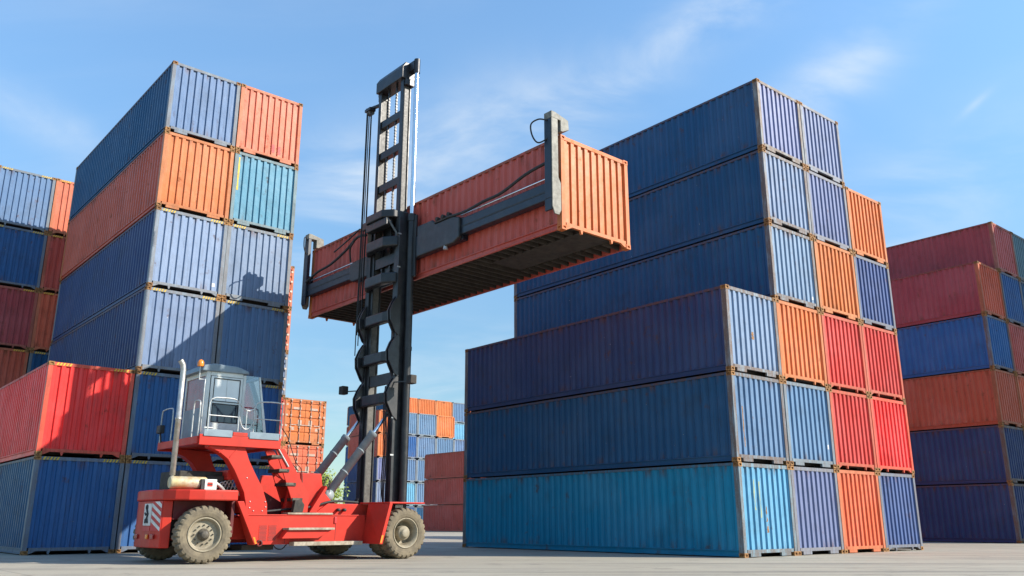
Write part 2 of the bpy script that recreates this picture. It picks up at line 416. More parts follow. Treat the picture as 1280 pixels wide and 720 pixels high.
def container(colour, label, cx, cy, z, yaw, H, L=12.192, var=1, group=None, doors=False, hazard=False, castings=True, wear=.5, W=WC, side=None, seed=None, frame_mix=None, cast_paint=False):
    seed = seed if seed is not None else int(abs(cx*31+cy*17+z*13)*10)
    base = vary(PAL[colour], seed); sd = vary(PAL[side], seed) if side else base  # separate side colour, mostly to put shade into the long walls
    jr = random.Random(seed+5); j = 0 if cast_paint else 1
    t = thing('shipping_container', label, 'container', (cx+j*jr.uniform(-.012,.012), cy+j*jr.uniform(-.02,.02), z), yaw+j*jr.uniform(-.0012,.0012), group)
    d = meshes(H, L, var, W)
    blueish = base[2] > base[0]
    fm = frame_mix if frame_mix is not None else (.50 if blueish else .22)
    tone = (.25,.275,.235) if blueish else (.50,.27,.12)
    fc = tuple(a*(1-fm) + b*fm for a, b in zip(base, tone))
    link('end_frame', d['frame'], t, (*fc, wear)); link('end_frame', d['frame_r'], t, (*fc, wear))
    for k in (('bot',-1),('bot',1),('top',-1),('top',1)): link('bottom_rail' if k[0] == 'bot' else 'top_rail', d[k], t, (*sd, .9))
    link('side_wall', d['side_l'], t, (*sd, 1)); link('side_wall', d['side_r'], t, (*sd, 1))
    if doors:
        for leaf, rods, hinge, plate in door_meshes(H):
            o = link('door', leaf, t, (*base, 1), loc=(0, -L/2+.025, 0))
            for r in rods: link('lock_rod', r, o)
            for q in hinge: link('hinge', q, o)
            for q in plate: link('marking_plate', q, o)
    else: link('end_wall', d['end_f'], t, (*base, 1))
    link('end_wall', d['end_r'], t, (*base, 1)); link('roof', d['roof'], t, (*sd, 1)); link('underframe', d['under'], t)
    if castings:
        for sx in (-1, 1):
            for sy in (-1, 1):
                for zz in (.059, H-.059):
                    link('corner_casting', cast_mesh(cast_paint), t, (*fc, wear), loc=(sx*(W/2-.079), sy*(L/2-.087), zz))
    if hazard:
        hm = hazard_mesh(H)
        link('hazard_marking', hm, t, loc=(-W/2+.20, -L/2+.0118, 0)); link('hazard_marking', hm, t, loc=(W/2-.62, -L/2+.0118, 0))
    return t

ORD = ['bottom', 'second', 'third', 'fourth', 'fifth', 'sixth', 'seventh', 'eighth']
COLS = ['first', 'second', 'third', 'fourth', 'fifth']
def stack(ox, oy, yaw, pitch, tier, grid, name, group, L=12.192, gap=.014, W=WC, **kw):
    """grid[c] = list of tiers (colour or None or dict) of column c, counted along the near ends from the left"""
    wv = Vector((cos(yaw), sin(yaw))); lv = Vector((-sin(yaw), cos(yaw))); out = {}
    for c, tiers in enumerate(grid):
        z = 0
        for t, spec in enumerate(tiers):
            if spec is None: continue
            o = dict(kw); o.update(spec if isinstance(spec, dict) else {'colour': spec})
            colour = o.pop('colour'); h = tier[t] if isinstance(tier, (list, tuple)) else tier
            top = ' at the top' if t == len(tiers)-1 else ''
            word = o.pop('word', colour)
            lab = o.pop('label', None) or f'{word} container, {ORD[t]} tier, {COLS[c]} column of the {name}'
            p = Vector((ox, oy)) + wv*(pitch*c + pitch/2) + lv*(L/2)
            out[c, t] = container(colour, lab, p.x, p.y, z, yaw, h-gap, L, group=group, W=W, **o); z += h
    return out

V2 = lambda c, **k: dict(colour=c, var=2, **k)
# the big stack right of the middle: columns from the near left corner
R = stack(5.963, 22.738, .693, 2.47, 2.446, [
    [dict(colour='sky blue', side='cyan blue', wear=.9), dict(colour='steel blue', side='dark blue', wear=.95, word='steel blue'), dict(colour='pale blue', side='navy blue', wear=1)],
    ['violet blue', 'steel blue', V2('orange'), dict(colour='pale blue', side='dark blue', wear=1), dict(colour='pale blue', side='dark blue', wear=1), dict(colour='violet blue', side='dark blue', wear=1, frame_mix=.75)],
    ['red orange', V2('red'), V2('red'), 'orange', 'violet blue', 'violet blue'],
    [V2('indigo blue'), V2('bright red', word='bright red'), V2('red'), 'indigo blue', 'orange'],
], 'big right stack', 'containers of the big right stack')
# left stack of high cubes
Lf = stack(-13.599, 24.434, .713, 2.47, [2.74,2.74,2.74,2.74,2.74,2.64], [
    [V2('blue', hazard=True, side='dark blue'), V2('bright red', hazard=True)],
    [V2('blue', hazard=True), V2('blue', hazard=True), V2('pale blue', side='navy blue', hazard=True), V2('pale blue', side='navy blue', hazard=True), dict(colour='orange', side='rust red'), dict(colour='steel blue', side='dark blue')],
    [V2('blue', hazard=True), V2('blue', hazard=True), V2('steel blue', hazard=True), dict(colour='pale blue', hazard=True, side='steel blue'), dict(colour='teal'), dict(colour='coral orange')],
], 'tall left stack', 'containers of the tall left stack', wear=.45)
# far left stack, behind the left edge
p0 = (-23.514, 35.599)
stack(*p0, .713, 2.47, 2.775, [
    [V2('brick red', hazard=True), V2('rust red', hazard=True), V2('rust red', hazard=True), V2('maroon', hazard=True), V2('blue', hazard=True), V2('steel blue', hazard=True)],
    [V2('blue', hazard=True), V2('brick red', hazard=True), V2('dark blue', hazard=True), V2('red orange', hazard=True), V2('brick red', hazard=True), V2('coral orange', hazard=True)],
], 'far left stack', 'containers of the far left stack', wear=.4)
# far right stack
stack(21.70, 37.534, .694, 2.47, 2.528, [
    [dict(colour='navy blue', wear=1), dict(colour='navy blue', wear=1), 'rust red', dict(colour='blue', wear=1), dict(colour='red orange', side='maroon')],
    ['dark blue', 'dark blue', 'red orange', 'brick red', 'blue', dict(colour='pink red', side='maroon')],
    ['navy blue', 'brick red', 'dark blue', 'maroon', 'dark blue', 'grey teal'],
], 'far right stack', 'containers of the far right stack', wear=.7)
# a tall stack just outside the frame on the right: it shades the far right stack
stack(33.8, 35.0, .70, 2.47, 2.78, [['brick red', 'blue', 'maroon', 'navy blue', 'blue', 'rust red', 'teal']]*2,
      'tallest stack right of the frame', 'containers right of the frame', castings=False, L=6.06)
# door-end containers seen between the left stack and the mast
stack(-12.144-2.47*cos(.713), 45.163-2.47*sin(.713), .713, 2.47, 2.446, [
    ['red orange', 'rust red', 'red', 'pale blue', 'red orange', 'red orange'],
    ['red orange', 'red orange', 'orange'],
], 'door-end stack behind the truck', 'containers showing their doors', doors=True, wear=.4)
# two rows in the distance
stack(-13.895, 88.492, .713, 2.47, 2.446, [
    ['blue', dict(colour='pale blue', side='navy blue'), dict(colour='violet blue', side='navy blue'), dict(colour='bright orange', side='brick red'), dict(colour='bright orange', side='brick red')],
    ['blue', 'sky blue', 'steel blue', 'blue', 'steel blue'],
    ['dark blue', 'steel blue', 'steel blue', 'steel blue', 'steel blue'],
    ['blue', 'blue', 'orange', 'steel blue', 'orange'],
    ['dark blue', 'steel blue', 'steel blue', 'steel blue'],
], 'distant front row', 'containers of the distant front row', castings=False, wear=.3, L=6.06)
stack(-12.9, 97.9, .713, 2.5, 2.49, [
    ['navy blue', 'dark blue', 'blue', 'blue', dict(colour='brick red'), dict(colour='orange', side='dark blue')],
    ['blue', 'orange', 'blue', 'red', 'orange', 'orange'],
    ['blue', 'orange', 'blue', 'red', 'teal', 'orange'],
    ['blue', 'orange', 'blue', 'red', 'sky blue', 'steel blue'],
    ['blue', 'orange', 'blue', 'red', 'red', 'red orange'],
], 'distant rear row', 'containers of the distant rear row', castings=False, wear=.3)
stack(-.73, 76.18, .713, 2.47, 2.446, [['brick red', 'brick red', 'brick red']],
      'three-high red stack', 'red containers stacked three high', castings=False, wear=.3)

# old paint marks and plates on single containers
def flat_x(i): return -WC/2 + .122 + .053 + .244*i
def mark(t, name, mat, x0, x1, z0, z1, seed=1, L=12.192, jag=.02):
    r = random.Random(seed); n = 7; y = -L/2 + .0185
    pts = [(x0+r.uniform(-jag,jag)*.5, z0+(z1-z0)*i/n) for i in range(n+1)] + [(x1+r.uniform(-jag,jag)*.5, z1-(z1-z0)*i/n) for i in range(n+1)]
    m = MB(); m.prism(pts, 'y', y, y+.003); m.build(name, M[mat], t)
mark(Lf[2,4], 'paint_streak', 'yellow', flat_x(0)-.03, flat_x(0)+.035, 1.25, 2.50, 1)
mark(Lf[1,3], 'marking_plate', 'white', flat_x(8)-.05, flat_x(8)+.05, .34, .46, 2, jag=0)
mark(R[1,3], 'marking_plate', 'white', flat_x(8)-.03, flat_x(8)+.03, .30, .40, 3, jag=0)
mark(R[1,1], 'marking_plate', 'white', flat_x(8)-.03, flat_x(8)+.03, .55, .68, 4, jag=0)
for i, (z0, z1) in ((2,(1.2,2.0)), (3,(1.0,1.95)), (4,(.9,1.3))):
    mark(R[0,0], 'paint_scrape', 'olive' if i < 4 else 'cast', flat_x(i)-.03, flat_x(i)+.01, z0, z1, 10+i, jag=.05)
mark(R[0,0], 'rust_patch', 'cast', flat_x(4)-.04, flat_x(4)+.045, .62, .78, 21, jag=.05)
mark(R[0,2], 'rust_patch', 'cast', flat_x(4)-.04, flat_x(4)+.04, 1.0, 1.22, 22, jag=.05)
mark(R[0,1], 'rust_patch', 'cast', flat_x(1)-.02, flat_x(1)+.02, .4, 1.5, 23, jag=.03)
mark(Lf[2,5], 'paint_patch', 'signred', flat_x(5)-.05, flat_x(5)+.05, .30, .62, 24, jag=.04)
mark(Lf[2,5], 'paint_patch', 'signred', flat_x(6)-.05, flat_x(6)+.05, .28, .60, 25, jag=.04)
# the lifted container
LY = .725; LL, LH, LW = 12.31, 2.44, 2.462
wv = Vector((cos(LY), sin(LY))); lv = Vector((-sin(LY), cos(LY)))
pc = Vector((1.189, 18.846)) + wv*LW/2 + lv*LL/2
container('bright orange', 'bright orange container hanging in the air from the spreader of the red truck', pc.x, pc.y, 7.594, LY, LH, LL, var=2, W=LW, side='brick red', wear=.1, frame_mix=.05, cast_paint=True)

# ------------------------------------------------------------------ container handler
TY = .72; TO = (-7.775, 20.596, 0)
T = thing('container_handler', 'red container handler truck with tall black mast lifting an orange container', 'forklift truck', TO, TY)
def part(name, mb, mat, parent=T, bevel=.008, loc=None): return mb.build(name, M[mat], parent, None, bevel, loc)

def tyre_mesh(r=.627, w=.44, lugs=26):
    m = MB(); seg = lugs*6; h = w/2
    prof = [(-h*.78,.365),(-h*.92,.40),(-h,.47),(-h*1.0,.53),(-h*.94,.578),(-h*.80,.612),(-h*.5,.625),(0,.627),(h*.5,.625),(h*.80,.612),(h*.94,.578),(h,.53),(h,.47),(h*.92,.40),(h*.78,.365)]
    n = len(prof); vs = []
    for k in range(seg):
        t = 2*pi*k/seg
        for i, (y, rr) in enumerate(prof):
            side = y > 0
            ph = (k + (3 if side else 0)) % 6
            if ph < 1.5 and rr > .57 and abs(y) > h*.3: rr -= .032
            if abs(y) < h*.08: rr -= .004
            vs.append((rr*cos(t), y, rr*sin(t)))
    fs = [(k*n+i, k*n+i+1, ((k+1) % seg)*n+i+1, ((k+1) % seg)*n+i) for k in range(seg) for i in range(n-1)]
    m.add(vs, fs); return m
tyre_me = tyre_mesh().mesh('tyre', M['tyre'])
# rims: outside is -Y
rr = MB(); rr.lathe_y([(-.165,.37),(-.195,.372),(-.20,.352),(-.17,.335),(-.155,.325),(-.10,.315),(-.085,.285),(-.095,.24),(-.10,.17),(-.10,.10),(-.10,.0)], 48)
rear_rim = rr.mesh('rim', M['rim'])
rh = MB(); rh.lathe_y([(-.095,.135),(-.15,.125),(-.165,.10),(-.235,.085),(-.25,.06),(-.25,0)], 28)
rb = MB()
for k in range(12):
    a = 2*pi*k/12; rb.lathe_y([(-.10,.017),(-.135,.017),(-.137,0)], 8, (.205*cos(a),0,.205*sin(a)))
rear_hub = rh.mesh('hub', M['hub']); bolts = rb.mesh('wheel_nuts', M['hub'])
fr_ = MB(); fr_.lathe_y([(-.165,.37),(-.20,.372),(-.203,.352),(-.165,.335),(-.15,.315),(-.02,.29),(.10,.28),(.12,.23),(.12,0)], 48)
front_rim = fr_.mesh('rim', M['rim'])
fh = MB(); fh.lathe_y([(.12,.185),(-.10,.175),(-.13,.16),(-.135,.115),(-.185,.11),(-.20,.09),(-.20,0)], 28)
front_hub = fh.mesh('hub', M['rim'])
inner_rim = MB().lathe_y([(-.18,.37),(-.19,.34),(.05,.30),(.06,0)], 32).mesh('rim', M['dark'])
def wheel(x, y, rz, rim, hub, nuts=None):
    o = bpy.data.objects.new('wheel', None); COL.objects.link(o); o.parent = T; o.location = (x, y, .627); o.rotation_euler = (0,0,rz)
    a = link('tyre', tyre_me, o); a.rotation_euler = (0, random.uniform(0,2), 0)
    link('rim', rim, o)
    if hub: link('hub', hub, o)
    if nuts: link('wheel_nuts', nuts, o)
wheel(0, -1.275, -.11, rear_rim, rear_hub, bolts); wheel(0, 1.275, pi-.11, rear_rim, rear_hub, bolts)
wheel(4.9, -1.93, 0, front_rim, front_hub); wheel(4.9, -1.42, 0, inner_rim, None)
wheel(4.9, 1.93, pi, front_rim, front_hub); wheel(4.9, 1.42, pi, inner_rim, None)

# chassis
ch = MB()
side = [(.80,1.34),(1.20,.39),(2.1,.39),(4.2,.39),(4.2,1.07),(.92,1.07)]
ch.prism([(.93,1.07),(1.20,.385),(4.2,.385),(4.2,1.07)], 'y', -1.3, -1.02)
ch.prism([(.93,1.07),(1.20,.385),(4.2,.385),(4.2,1.07)], 'y', 1.02, 1.3)
ch.prism([(.70,1.36),(.86,1.36),(1.26,.42),(1.19,.39)], 'y', -1.42, -1.30)
ch.prism([(.70,1.36),(.86,1.36),(1.26,.42),(1.19,.39)], 'y', 1.30, 1.42)
ch.prism([(2.0,1.0),(2.9,1.08),(3.28,1.345),(5.6,1.345),(5.6,.72),(4.2,.5),(2.0,.5)], 'y', -.98, .98)
ch.prism([(-.7,1.0),(2.0,1.0),(2.0,.5),(-.7,.5)], 'y', -.72, .72)
part('chassis', ch, 'red')
ax = MB(); ax.box(-.16,-1.05,.50,.16,1.05,.76); ax.box(4.72,-1.2,.45,5.08,1.2,.82); ax.box(-.55,-.8,.55,.62,.8,1.36)
part('axle', ax, 'dark')
# stern deck with rounded counterweight outline
plan = [(.68,-1.5),(-.1,-1.5),(-.42,-1.42),(-.66,-1.24),(-.83,-.95),(-.91,-.5),(-.92,0),(-.9,.45),(-.78,.9),(-.55,1.25),(-.3,1.45),(-.1,1.5),(.68,1.5)]
dk = MB(); dk.prism(plan, 'z', 1.365, 1.60); part('counterweight_deck', dk, 'red', bevel=.03)
cw = MB(); inner = [(-.60,-.98),(-.80,-.93),(-.87,-.5),(-.88,0),(-.86,.45),(-.76,.85),(-.60,.98)]
cw.prism(inner, 'z', .34, 1.362); part('counterweight', cw, 'red', bevel=.02)
fw = MB(); fw.box(-.58,-.96,.95,.72,-.90,1.362); fw.box(.62,-1.3,.62,.70,-.9,1.362); part('wheel_arch', fw, 'maroon')  # maroon instead of red: shade below the deck painted in
# hazard board, sign, tail lights on the stern
def stern(v0, v1, z0, z1, off):   # quad on the curved stern between plan fractions along Y
    def at(y):
        pts = inner
        for a, b in zip(pts, pts[1:]):
            if a[1] <= y <= b[1]:
                t = (y-a[1])/(b[1]-a[1]); return a[0]+(b[0]-a[0])*t-off
        return -.88-off
    return at
at = stern(0,0,0,0,0)
def stern_plate(y0, y1, z0, z1, off, th=.012, sh=0):
    m = MB(); a0, a1 = at(y0)-off, at(y1)-off
    vs = [(a0,y0,z0),(a1,y1,z0+0),(a1,y1,z1),(a0,y0,z1),(a0+th,y0,z0),(a1+th,y1,z0),(a1+th,y1,z1),(a0+th,y0,z1)]
    return m.add(vs, [(0,3,2,1),(4,5,6,7),(0,1,5,4),(1,2,6,5),(2,3,7,6),(3,0,4,7)])
hb = part('hazard_board', stern_plate(-.92,-.50,.70,1.345,.016), 'signred', bevel=0)
st = MB()
for i in range(4):
    za = .70 + i*.165
    y0, y1 = -.915, -.505; a0, a1 = at(-.92)-.021, at(-.50)-.021
    f0 = lambda y: a0+(a1-a0)*(y+.92)/.42
    lo, hi = za, za+.08; dz = .20
    vs = []
    for y, z in ((y0, lo), (y1, lo+dz), (y1, hi+dz), (y0, hi)):
        vs.append((f0(y), y, min(z, 1.34)))
    if vs[1][2] - vs[2][2] > -.001 and i == 3: vs[1] = (f0(y1-.10), y1-.10, 1.34); vs[2] = (f0(y1-.3), y1-.3, 1.34)
    st.add(vs, [(0,3,2,1)])
part('stripe', st, 'white', hb, 0)
sg = part('warning_sign', stern_plate(-.46,-.02,.82,1.30,.014), 'white', bevel=0)
fig = MB(); xs = at(-.24)-.022
fig.tube([(xs,-.20+.045*cos(t),1.22+.045*sin(t)) for t in [radians(a) for a in range(0,361,30)]], .02, 6)
fig.tube([(xs,-.22,1.16),(xs,-.30,1.07),(xs,-.25,.98),(xs,-.31,.88)], .026, 6); fig.tube([(xs,-.25,.98),(xs,-.16,.95),(xs,-.17,.87)], .022, 6); fig.tube([(xs,-.26,1.10),(xs,-.15,1.05),(xs,-.10,1.10)], .017, 6)
part('sign_figure', fig, 'ink', sg, 0)
part('warning_plate', stern_plate(-.46,-.02,.70,.80,.014), 'signred', bevel=0)
part('bumper_plate', stern_plate(-.94,.5,.36,.66,.012), 'red', bevel=0)
tl = MB(); tl.lathe_y([(0,.05),(-.03,.05),(-.032,0)], 16)
for y in (-.62, .35):
    o = part('tail_light', MB().box(-.03,-.09,-.05,.0,.09,.05), 'taillens', loc=(at(y)-.012, y, .58))
o = part('reverse_light', MB().box(-.03,-.06,-.05,.0,.06,.05), 'amber', loc=(at(-.36)-.012, -.36, .58))

# front fenders
for s in (-1, 1):
    fe = MB()
    pts = [(3.62,1.33),(4.36,1.33),(4.14,.37),(3.58,.37)]
    # rear facing inclined plate from the chassis out to the wheel
    ya, yb = s*1.30, s*2.15
    a = [(4.27,ya,1.345),(4.12,ya,.37),(4.10,yb,.37),(4.36,yb,1.345)]
    b = [(x+.06,y,z) for x,y,z in a]
    fe.add(a+b, [(0,1,2,3),(7,6,5,4),(0,4,5,1),(1,5,6,2),(2,6,7,3),(3,7,4,0)])
    fe.prism([(4.20,s*1.0),(4.27,s*1.30),(4.36,s*2.17),(5.38,s*2.17),(5.52,s*2.05),(5.52,s*1.0)], 'z', 1.347, 1.385)
    fe.prism([(4.10,.37),(4.19,.37),(4.45,1.345),(4.36,1.345)], 'y', s*2.15, s*2.17)
    part('front_fender', fe, 'red')
    part('side_marker', MB().prism([(4.112,.40),(4.16,.40),(4.21,.58),(4.155,.58)], 'y', s*2.171, s*2.178), 'amber', bevel=0)
    part('side_marker', MB().prism([(1.20,.41),(1.245,.41),(1.19,.56),(1.14,.56)], 'y', s*1.421, s*1.428), 'amber', bevel=0)
# steps and treads
part('step_pocket', MB().prism([(1.80,.52),(2.75,.52),(3.12,.71),(1.95,.71)], 'y', -1.55, -1.302), 'red')
part('step_plate', MB().box(1.93,-1.62,.712,3.15,-1.302,.765), 'tread')
part('side_sill', MB().box(2.12,-1.55,.35,4.0,-1.302,.44), 'tread')
part('deck_tread', MB().box(2.02,-1.34,1.072,3.24,-1.0,1.115), 'tread')
gl_ = MB()
for x0 in (1.33, 1.57):
    gl_.box(x0,-1.306,.47,x0+.20,-1.301,.83)
gp = part('side_grille', gl_, 'red', bevel=0)
for x0 in (1.34, 1.58):
    gh = MB()
    for i in range(7):
        for j in range(12):
            gh.box(x0+i*.026+(j % 2)*.012, -1.3085, .48+j*.029, x0+i*.026+.014+(j % 2)*.012, -1.3065, .496+j*.029)
    part('grille_holes', gh, 'ink', gp, 0)
part('fire_handle', MB().box(3.30,-1.33,.86,3.37,-1.302,1.02), 'signred')
hk = MB(); hk.tube(smooth_path([(1.75,-1.2,.40),(1.85,-1.2,.29),(2.0,-1.2,.28),(2.12,-1.2,.40)]), .014, 8); part('brake_hose', hk, 'rubber', bevel=0)
part('battery_tray', MB().box(1.1,-.95,.26,1.9,-.3,.38), 'dark')

part('weld_seam', MB().box(1.994,-1.3035,.40,2.006,-1.3015,.55), 'maroon', bevel=0)
part('weld_seam', MB().box(3.344,-1.3035,.46,3.356,-1.3015,1.06), 'maroon', bevel=0)
part('chassis_lip', MB().box(.95,-1.318,1.045,4.1,-1.302,1.071), 'red', bevel=.004)
part('tow_eye', MB().lathe_y([(-.02,.05),(-.03,.075),(.03,.075),(.02,.05)], 16, (1.35,-1.33,.42)), 'maroon', bevel=0)
part('hose_bundle', MB().tube(smooth_path([(1.6,-.99,1.14),(2.2,-1.0,1.20),(2.8,-.995,1.26),(3.4,-.99,1.40),(4.2,-.9,1.39)]), .028, 8), 'rubber', bevel=0)
part('engine_cover', MB().prism([(1.56,1.07),(1.52,1.5),(1.75,1.62),(2.25,1.35),(2.25,1.07)], 'y', -.55, .6), 'maroon', bevel=.02)  # maroon carries the shade on the red panels beside the stairs
# gooseneck arch carrying the cab
arch = [(.01,2.56),(.27,2.46),(.48,2.31),(.66,2.06),(.80,1.81),(.93,1.57),(.99,1.34),(1.03,1.04),(1.56,1.04),(1.54,1.31),(1.39,1.68),(1.16,2.04),(1.0,2.31),(.88,2.60),(.3,2.66),(.0,2.66)]
for s in (-1, 1):
    part('cab_support_arch', MB().prism(arch, 'y', s*1.20, s*.92), 'red', bevel=.012)
cb = MB(); cb.box(.62,-.92,1.86,.80,.92,2.08); cb.box(1.0,-.92,1.1,1.3,.92,1.5); part('cross_member', cb, 'red')
gs = MB()
for x in (.25, .52): gs.beam((x,-1.19,2.36 if x > .3 else 2.45),(x+.22,-1.19,2.62), .02, .05, (0,1,0))
part('arch_rib', gs, 'red', bevel=0)
bl = MB()
for s in (-1, 1):
    for x, z in ((1.10,1.36),(1.10,1.22),(1.48,1.36),(1.50,1.24),(1.2,1.15),(1.42,1.15),(.98,1.9)):
        bl.lathe_y([(-.012 if s < 0 else .012,.0),(-.012 if s < 0 else .012,.016),(0,.016)], 8, (x, s*1.20, z))
part('bolt_heads', bl, 'galv', bevel=0)
# engine under the cab
en = MB(); en.box(-.4,-.62,1.6,.9,.62,2.05); en.box(.2,-.75,1.72,.62,-.5,1.95); en.box(.95,-.6,1.1,1.6,.6,1.7)
part('engine', en, 'dark', bevel=.03)
ew = MB()
for i in range(7):
    x = .45+.09*i; ew.tube(smooth_path([(x,-.7,1.62),(x+.1,-.78,1.8+.03*i),(x+.25,-.7,1.7)]), .016, 6)
part('engine_hoses', ew, 'galv', bevel=0)
# muffler, exhaust pipe, battery box
mu = MB(); mu.tube([(-.75,-1.02,1.755),(-.72,-1.02,1.755),(.05,-1.02,1.755),(.08,-1.02,1.755)], [.12,.14,.14,.12], 24)
part('muffler', mu, 'muffler', bevel=0)
ml = MB(); ml.tube(smooth_path([(.1,-1.02,1.76),(.30,-1.02,1.76),(.48,-.98,1.66),(.62,-.9,1.52)]), .045, 12); part('exhaust_elbow', ml, 'alu', bevel=0)
ex = MB(); ex.tube([(-.70,-1.02,1.86),(-.70,-1.02,1.92),(-.70,-1.02,1.921),(-.70,-1.02,3.15),(-.70,-1.02,3.155),(-.70,-1.02,3.20),(-.70,-1.02,3.205),(-.70,-1.02,4.30),(-.72,-1.02,4.42),(-.79,-1.02,4.52)], [.04,.04,.062,.062,.07,.07,.060,.060,.062,.064], 18, True)
part('exhaust_pipe', ex, 'alu', bevel=0)
part('pipe_mouth', MB().tube([(-.79,-1.02,4.521),(-.794,-1.02,4.526)], .052, 16), 'ink', bevel=0)
bb = part('battery_box', MB().box(-.02,-1.22,1.605,.26,-1.17,1.84), 'grey')
part('label_plate', MB().box(.04,-1.226,1.68,.16,-1.221,1.77), 'red', bb, 0)
part('label_stripe', MB().box(.04,-1.23,1.715,.16,-1.227,1.735), 'ink', bb, 0)
part('box_bracket', MB().box(-.10,-1.21,1.605,-.03,-1.14,1.84), 'ink')
# cab platform
pl = MB(); pl.box(-.30,-1.28,2.665,1.70,1.30,2.70)
pl.box(-.28,-1.31,2.60,1.72,-1.25,2.84); pl.box(-.31,-1.25,2.63,-.25,1.3,2.80); pl.box(1.66,-1.25,2.60,1.72,1.3,2.80); pl.box(-.3,1.25,2.6,1.72,1.31,2.84)
pl.box(.50,-1.312,2.84,.86,-1.26,2.93)
part('cab_platform', pl, 'red')
for x0, x1 in ((-.2,.48),(.90,1.66)):
    k = part('kick_plate', MB().box(x0,-1.335,2.80,x1,-1.312,2.96), 'greyblue')
# cab
cab = bpy.data.objects.new('cab', None); COL.objects.link(cab); cab.parent = T
Yn, Yf = -.66, .66
fr = MB()
for y in (Yn, Yf):
    s = -1 if y < 0 else 1; ya, yb = sorted((y, y-s*.07))
    fr.box(0,ya,2.86,.10,yb,4.42); fr.prism([(.92,2.95),(1.0,2.95),(1.0,4.40),(.92,4.40)], 'y', ya, yb)
    fr.box(.10,ya,4.31,.92,yb,4.42)
    fr.prism([(1.0,2.86),(1.66,2.86),(1.63,3.02),(1.35,3.02),(1.0,3.20)], 'y', ya, yb)
    fr.prism([(1.55,3.02),(1.63,3.02),(1.375,4.40),(1.33,4.40)], 'y', ya+.002, yb-.002)
fr.box(0,Yn+.07,4.30,.08,Yf-.07,4.42); fr.box(1.31,Yn+.07,4.33,1.38,Yf-.07,4.40); fr.box(1.56,Yn+.07,2.86,1.65,Yf-.07,3.02)
part('cab_frame', fr, 'grey', cab, .012)
rp = MB(); rp.box(.012,Yn+.07,2.86,.07,Yf-.07,3.55); part('rear_panel', rp, 'greyblue', cab)
part('rear_window', MB().box(.03,Yn+.07,3.55,.045,Yf-.07,4.30), 'redreflection', cab, 0)
ro = MB(); ro.prism([(-.14,4.40),(-.10,4.54),(.15,4.60),(.75,4.58),(1.02,4.50),(1.06,4.425),(.9,4.42)], 'y', Yn-.06, Yf+.06); part('roof', ro, 'greyblue', cab, .025)
dr = MB()
dr.box(.11,Yn-.022,2.93,.19,Yn-.003,4.30); dr.box(.84,Yn-.022,2.93,.91,Yn-.003,4.30)
dr.box(.19,Yn-.021,4.25,.84,Yn-.003,4.30); dr.box(.19,Yn-.021,2.93,.84,Yn-.003,3.20); dr.box(.19,Yn-.021,3.64,.84,Yn-.003,3.70)
door = part('door', dr, 'grey', cab, .01)
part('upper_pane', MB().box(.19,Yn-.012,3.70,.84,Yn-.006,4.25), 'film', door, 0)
part('lower_pane', MB().box(.19,Yn-.012,3.20,.84,Yn-.006,3.64), 'darkglass', door, 0)
part('pane_bar', MB().box(.505,Yn-.018,3.70,.525,Yn-.0125,4.25), 'galv', door, 0)
ga = MB()
for a,b in (((.19,3.70),(.84,3.70)),((.84,3.70),(.84,4.25)),((.84,4.25),(.19,4.25)),((.19,4.25),(.19,3.70)),((.19,3.2),(.84,3.2)),((.84,3.2),(.84,3.64)),((.84,3.64),(.19,3.64)),((.19,3.64),(.19,3.2))):
    ga.tube([(a[0],Yn-.022,a[1]),(b[0],Yn-.022,b[1])], .011, 6)
part('seal', ga, 'rubber', door, 0)
part('handle', MB().tube([(.80,Yn-.05,3.3),(.80,Yn-.06,3.35),(.80,Yn-.06,3.6),(.80,Yn-.05,3.65)], .014, 8), 'ink', door, 0)
for y in (Yn+.02, Yf-.02):
    part('side_window', MB().prism([(1.0,3.20),(1.35,3.02),(1.56,3.02),(1.335,4.40),(1.0,4.40)], 'y', y-.004, y+.004), 'glass', cab, 0)
part('windscreen', MB().add([(1.60,Yn+.07,3.02),(1.60,Yf-.07,3.02),(1.35,Yf-.07,4.34),(1.35,Yn+.07,4.34)], [(0,1,2,3)]), 'glass', cab, 0)
# seat inside
se = MB(); se.box(.25,-.28,3.15,.78,.28,3.32); se.box(.2,-.28,3.30,.34,.28,3.95); se.box(.4,-.15,2.9,.6,.15,3.15); part('seat', se, 'ink', cab, .04)
sw = MB(); sw.tube([(1.05+.07*cos(t),.19*sin(t),3.62+.18*cos(t)) for t in [2*pi*i/20 for i in range(21)]], .016, 8, False); sw.beam((1.05,0,3.62),(1.3,0,3.1),.05,.05); part('steering_wheel', sw, 'ink', cab, 0)
fl_ = MB(); fl_.box(.07,Yn+.07,2.845,1.56,Yf-.07,2.88); part('cab_floor', fl_, 'dark', cab, 0)
bc = MB(); bc.tube([(-.16,-.62,4.18),(-.16,-.62,4.52)], .014, 8); bc.beam((-.16,-.62,4.2),(.02,-.62,4.2),.02,.02); part('beacon_pole', bc, 'galv', bevel=0)
be = MB(); be.tube([(-.16,-.62,4.50),(-.16,-.62,4.52),(-.16,-.62,4.60),(-.16,-.62,4.65),(-.16,-.62,4.67)], [.07,.075,.075,.05,.01], 16); part('beacon', be, 'amber', bevel=0)
